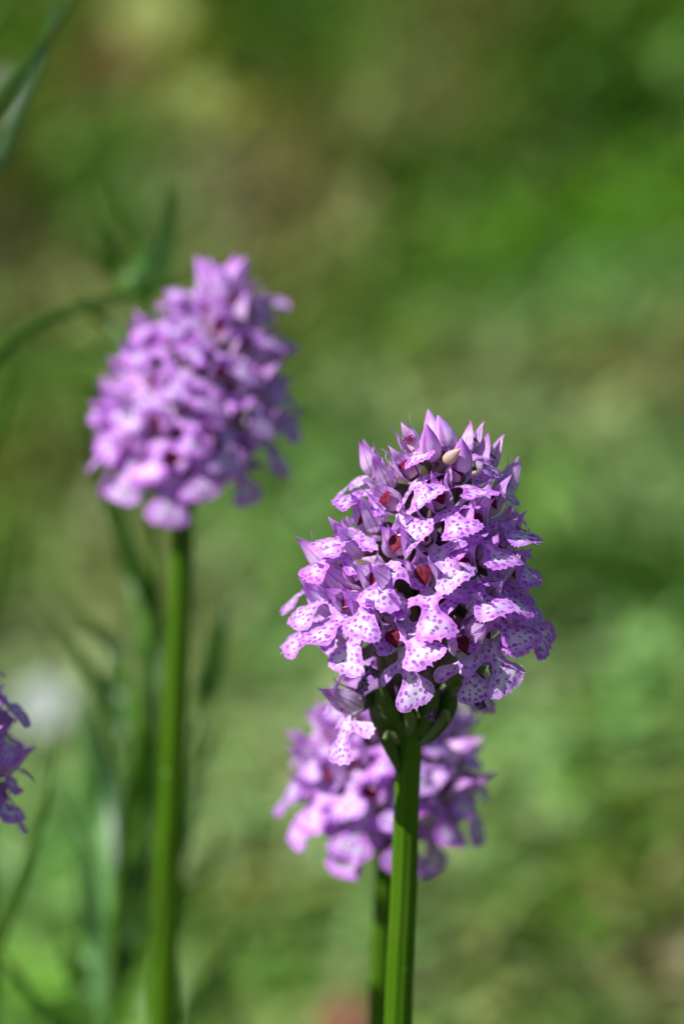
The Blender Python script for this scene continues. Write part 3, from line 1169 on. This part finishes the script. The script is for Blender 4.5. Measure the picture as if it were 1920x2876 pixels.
# ------------------------------------------------------------------ the other orchids
def plain_orchid(pix, top_pix, Y, label, stem_r, seed, sil, n=48, lean=0.0):
    """sil: list of (row, half width in mm) of the head"""
    axp = stem_axis(pix, Y)
    oc = Orchid(axp[0], label, axp, stem_r, seed)
    zz = np.array([at_y(pix[-1][0], r, Y).z for r, _ in sil])[::-1]
    rr = np.array([max(1.8, w - 5.6) for _, w in sil])[::-1] * MM
    g = oc.rng
    for i in range(n):
        s = (i + 0.5) / n
        z = zz[0] + (zz[-1] - zz[0]) * s ** 1.08
        th = i * GA + seed
        rad = Vector((math.cos(th), math.sin(th), 0))
        r = float(np.interp(z, zz, rr)) * g.uniform(0.93, 1.07)
        p = oc.axis_at(z) + rad * r
        el = elevation(s) + g.uniform(-.15, .15)
        o = rad * math.cos(el) + Vector((0, 0, 1)) * math.sin(el)
        oc.flower(p, o, oc.up_at(z), g.uniform(-.3, .3), g.uniform(1.04, 1.2) * (1 - 0.2 * s), insert_drop=0.009 * (1.1 - 0.5 * s))
    tz = zz[-1]
    for k in range(6):
        th = k * 2.4
        t = Vector((math.cos(th) * 0.5, math.sin(th) * 0.5, 1)).normalized()
        p = oc.axis_at(tz - 0.001) + t * 0.0015
        oc.bud(p, t, Vector((0.1, 1, 0.2)), g.uniform(0.85, 1.05))
    return oc


YL = at(530, 1100, 0.60).y
plain_orchid([(458, 2876), (478, 2300), (505, 1700), (518, 1380), (556, 1050), (636, 835)], None, YL,
             'tall blurred orchid with a broad lilac head on a yellow green stem', 0.00225, 21,
             [(845, 6.0), (890, 9.6), (955, 12.4), (1040, 14.4), (1140, 16.0), (1220, 16.4), (1265, 14.2)], 54)
YR = at(1090, 2130, 0.578).y
plain_orchid([(1062, 2876), (1078, 2500), (1085, 2380), (1090, 2200), (1092, 2000), (1095, 1900)], None, YR,
             'shorter lilac orchid half hidden behind the stem of the sharply focused one', 0.0019, 37,
             [(1950, 6), (1985, 9.5), (2050, 13), (2110, 15.4), (2170, 15.8), (2220, 14.5), (2250, 12)], 44)
YE = at(-210, 2100, 0.545).y
plain_orchid([(-300, 2876), (-285, 2600), (-275, 2400), (-268, 2200), (-266, 2050), (-266, 1900)], None, YE,
             'low purple orchid in shade of which only spiky petal edges show', 0.0019, 53,
             [(1790, 6), (1860, 12), (1960, 15.5), (2090, 17), (2200, 17.0), (2260, 15)], 66)


# ------------------------------------------------------------------ narrow leaved plant behind the tall orchid
def ground_root(p):
    return Vector((p.x, p.y, ground_z(p.x, p.y) - 0.002))


def px_path(pts, Y, n=22):
    return catmull([at_y(x, y, Y) for x, y in pts], n)


def weed(stem_pix, Y, label, leaves, stem_r=0.0010, group=None):
    pts = [at_y(x, y, Y) for x, y in stem_pix]
    root = ground_root(pts[0] + Vector((0.004, 0, 0)))
    e = bpy.data.objects.new('narrow_leaved_plant', None)
    COL.objects.link(e)
    e.location = root
    tag(e, label, 'wild plant', group)
    path = catmull([root, root.lerp(pts[0], 0.6)] + pts, 40)
    v, f, uv = tube(path, np.linspace(stem_r * 1.2, stem_r * 0.5, 40), 10)
    add('stem', make_mesh('stem', [Vector(p) - root for p in v], f, 'stem', uv=uv), e)
    for pix, dy, wpx, mat in leaves:
        Yl = Y + dy
        P = [at_y(x, y, Yl) for x, y in pix]
        # the leaf's foot sits on the stem
        j = np.linalg.norm(path - np.array(P[0])[None], axis=1).argmin()
        P[0] = Vector(path[j])
        w = wpx * 0.58 * S * (Yl - CAM.y) * 1.03
        C_ = catmull([tuple(q - root) for q in P], 16)
        add('leaf', leaf_ribbon(C_, w, (random.Random(wpx + dy).uniform(-.5, .5), 1, 0.1), 'leaf', mat, 0.3, 5, slim), e)
    return e


YW = at(400, 1500, 0.648).y
weed([(315, 2876), (339, 2405), (377, 2154), (425, 1780), (430, 1400), (415, 1000), (400, 800)], YW,
     'narrow leaved green plant growing close behind the tall blurred orchid', [
         ([(440, 1790), (404, 1653), (294, 1396), (200, 1110)], -0.005, 42, 'leaf_dark'),
         ([(352, 2180), (330, 2060), (245, 1877), (94, 1664)], 0.02, 44, 'leaf_dark'),
         ([(390, 1990), (330, 1860), (264, 1777), (125, 1607)], 0.03, 36, 'leaf'),
         ([(420, 1830), (370, 1650), (345, 1500), (330, 1330)], 0.02, 36, 'leaf'),
         ([(335, 2480), (310, 2240), (270, 2050), (250, 1934)], 0.015, 40, 'leaf_blue'),
         ([(330, 2560), (280, 2350), (240, 2150), (214, 1953)], 0.03, 52, 'leaf_light'),
         ([(310, 2860), (283, 2656), (239, 2405), (150, 2204)], 0.01, 34, 'leaf_blue'),
         ([(330, 2600), (390, 2350), (430, 2080), (445, 1900)], 0.01, 38, 'leaf'),
         ([(400, 2000), (430, 1850), (440, 1700), (430, 1500)], 0.015, 40, 'leaf_blue'),
         ([(415, 830), (446, 760), (470, 640), (487, 513)], 0.0, 52, 'leaf_dark'),
         ([(405, 840), (400, 790), (412, 740), (430, 640)], -0.004, 42, 'leaf_light'),
         ([(400, 860), (340, 790), (280, 730), (212, 650)], 0.01, 34, 'leaf'),
         ([(400, 850), (357, 781), (300, 670), (250, 558)], 0.012, 30, 'leaf'),
         ([(405, 850), (388, 759), (360, 640), (325, 500)], 0.015, 30, 'leaf'),
         ([(410, 860), (380, 700), (330, 560), (285, 450)], 0.02, 28, 'leaf'),
         ([(400, 900), (330, 950), (250, 1000), (170, 1010)], 0.02, 24, 'leaf'),
         ([(400, 1050), (320, 930), (260, 880), (200, 780)], 0.015, 24, 'leaf'),
         ([(425, 1300), (350, 1200), (260, 1100), (180, 1060)], 0.03, 36, 'leaf'),
         ([(430, 1450), (350, 1380), (300, 1250), (260, 1100)], 0.03, 30, 'leaf_dark'),
         ([(335, 2450), (370, 2250), (400, 2120), (410, 1960)], -0.005, 40, 'leaf'),
         ([(330, 2500), (410, 2330), (440, 2180), (450, 2040)], 0.02, 34, 'leaf_light'),
         ([(318, 2800), (380, 2620), (410, 2450), (430, 2280)], 0.01, 40, 'leaf_dark'),
         ([(318, 2820), (270, 2700), (230, 2560), (215, 2400)], 0.03, 44, 'leaf_light'),
         ([(380, 2140), (330, 1980), (310, 1880), (320, 1760)], 0.03, 40, 'leaf_blue'),
         ([(415, 1850), (395, 1740), (375, 1640), (340, 1560)], 0.04, 36, 'leaf_blue'),
         ([(325, 2700), (350, 2600), (345, 2480), (360, 2380)], 0.025, 34, 'leaf_dark'),
         ([(312, 2876), (250, 2820), (200, 2700), (160, 2580)], 0.05, 50, 'leaf_dark'),
     ])
weed([(470, 2876), (520, 2300), (560, 2020), (570, 1950)], YW + 0.015,
     'slender green plant whose dark pointed leaves show right of the tall orchid stem', [
         ([(560, 2010), (585, 1900), (610, 1800), (650, 1650)], 0.0, 50, 'leaf_dark'),
         ([(530, 2240), (565, 2150), (600, 2070), (630, 1990)], -0.01, 20, 'leaf'),
         ([(500, 2500), (580, 2450), (612, 2380), (620, 2290)], 0.02, 30, 'leaf'),
         ([(480, 2800), (590, 2790), (640, 2690), (700, 2580)], 0.015, 34, 'leaf_dark'),
         ([(510, 2360), (540, 2250), (545, 2150), (540, 2040)], 0.02, 30, 'leaf_blue'),
         ([(490, 2600), (520, 2520), (570, 2480), (590, 2400)], 0.03, 30, 'leaf'),
     ], 0.0007)


# ------------------------------------------------------------------ single grass blades
def grass_blade(pix, depth, wpx, mat, label, root_dx=0.0, flip=False):
    Y = at(pix[0][0], pix[0][1], depth).y
    P = [at_y(x, y, Y) for x, y in pix]      # from the foot to the tip
    foot = ground_root(P[0] + Vector((root_dx, 0.0, 0)))
    mid = foot.lerp(P[0], 0.55) + Vector((-root_dx * 0.15, 0, 0))
    path = catmull([tuple(q - foot) for q in [foot, mid] + P], 36)
    o = add('grass_blade', leaf_ribbon(path, wpx * 0.5 * S * depth, (0.15, 1, 0.25), 'grass_blade', mat, 0.35, 5, slim))
    o.location = foot
    tag(o, label, 'grass', 'tall grass blades among the orchids')
    return o


grass_blade([(-330, 1500), (-120, 1120), (0, 990), (110, 905), (250, 860), (420, 815), (540, 765), (640, 715)], 0.635, 40, 'leaf', 'long arching green grass blade that passes behind the tall orchid head', -0.01)
grass_blade([(-220, 620), (-100, 420), (0, 285), (60, 205), (130, 110), (215, -10), (290, -140)], 0.605, 40, 'leaf_dark', 'thick dark grass blade slanting up above the tall orchid', -0.02)
grass_blade([(-70, 620), (-10, 470), (45, 330), (103, 200), (147, 67), (165, -40), (180, -170)], 0.625, 34, 'leaf_blue', 'bluish grass blade crossing the thick dark slanting blade', -0.02)
grass_blade([(-170, 330), (-60, 150), (0, 60), (50, -10), (130, -120)], 0.62, 30, 'leaf', 'green grass blade steeply slanting outside the bluish one', -0.02)
grass_blade([(-60, 1450), (-10, 1210), (40, 1060), (100, 930)], 0.68, 36, 'leaf', 'short soft grass tip under the long arching blade', -0.005)
grass_blade([(-40, 1900), (-15, 1720), (8, 1600), (25, 1470)], 0.64, 30, 'leaf_dark', 'dark grass tip above the low shaded orchid')
grass_blade([(-60, 2860), (0, 2640), (63, 2468), (125, 2270), (142, 2180), (165, 2015)], 0.615, 34, 'leaf', 'bent green grass blade between the low shaded orchid and the tall stem')
grass_blade([(230, 3020), (150, 2876), (94, 2805), (0, 2680), (-90, 2540)], 0.66, 44, 'leaf_dark', 'dark grass blade leaning low over the turf beside the narrow leaved plant')


# ------------------------------------------------------------------ small plants far behind
def on_ground(px, py):
    r = ray(px, py)
    d = 0.3
    while d < 6:
        p = CAM + r * d
        if p.z <= ground_z(p.x, p.y):
            return p
        d += 0.004
    return p


def daisy(px, py, lift, rad, mat, label, cat, name, n=14, centre='yellow_petal'):
    p = on_ground(px, py)
    # the head stands lift above the turf, on the same sight line
    k = 1 - lift / max(0.05, (CAM.z - p.z) + 0.25 * (p.y - CAM.y))
    h = CAM + (p - CAM) * k
    foot = ground_root(h)
    e = bpy.data.objects.new(name, None)
    COL.objects.link(e)
    e.location = foot
    tag(e, label, cat)
    path = catmull([Vector((0, 0, 0)), (h - foot) * 0.5 + Vector((0.002, 0, 0)), h - foot], 10)
    v, f, uv = tube(path, np.linspace(0.0009, 0.0007, 10), 8)
    add('stalk', make_mesh('stalk', v, f, 'stem', uv=uv), e)
    o = Vector((-0.15, -0.75, 0.65)).normalized()
    b = basis(o, Vector((0, 0, 1)))
    c = h - foot
    for i in range(n):
        a = 2 * math.pi * i / n
        d = b @ Vector((math.cos(a), 0.0, math.sin(a)))
        q = [c + d * rad * t + o * (0.18 * rad * math.sin(t * 2.6)) for t in (0.12, 0.4, 0.7, 1.0)]
        add('petal', leaf_ribbon(catmull([tuple(x) for x in q], 7), rad * 2.4 / n, o, 'petal', mat, 0.1, 3, slim), e)
    nu, nv = 6, 12
    V = []
    for i in range(nu):
        t = i / (nu - 1) * math.pi / 2
        for j in range(nv):
            a = 2 * math.pi * j / nv
            V.append(c + (b @ Vector((math.cos(a), 0, math.sin(a)))) * (0.3 * rad * math.cos(t)) + o * (0.02 * rad + 0.25 * rad * math.sin(t)))
    add('disc', make_mesh('disc', V, grid_faces(nu, nv, True), centre), e)


daisy(122, 1985, 0.03, 0.0095, 'white_petal', 'pale white flower head blurred beside the low shaded orchid', 'wildflower', 'white_flower', 12, 'white_petal')
daisy(-8, 268, 0.04, 0.0055, 'white_petal', 'small white flower at the thick dark slanting grass blade', 'wildflower', 'white_flower', 12, 'white_petal')
daisy(425, 45, 0.02, 0.016, 'yellow_petal', 'large yellow green flower far up the slope', 'wildflower', 'yellow_flower', 14)
daisy(545, 285, 0.015, 0.011, 'yellow_petal', 'smaller yellowish flower down slope of the large yellow green one', 'wildflower', 'yellow_flower', 12)
daisy(975, 2885, 0.02, 0.008, 'red_leaf', 'reddish flower low between the two orchid stems and the turf', 'wildflower', 'red_flower', 8, 'red_leaf')
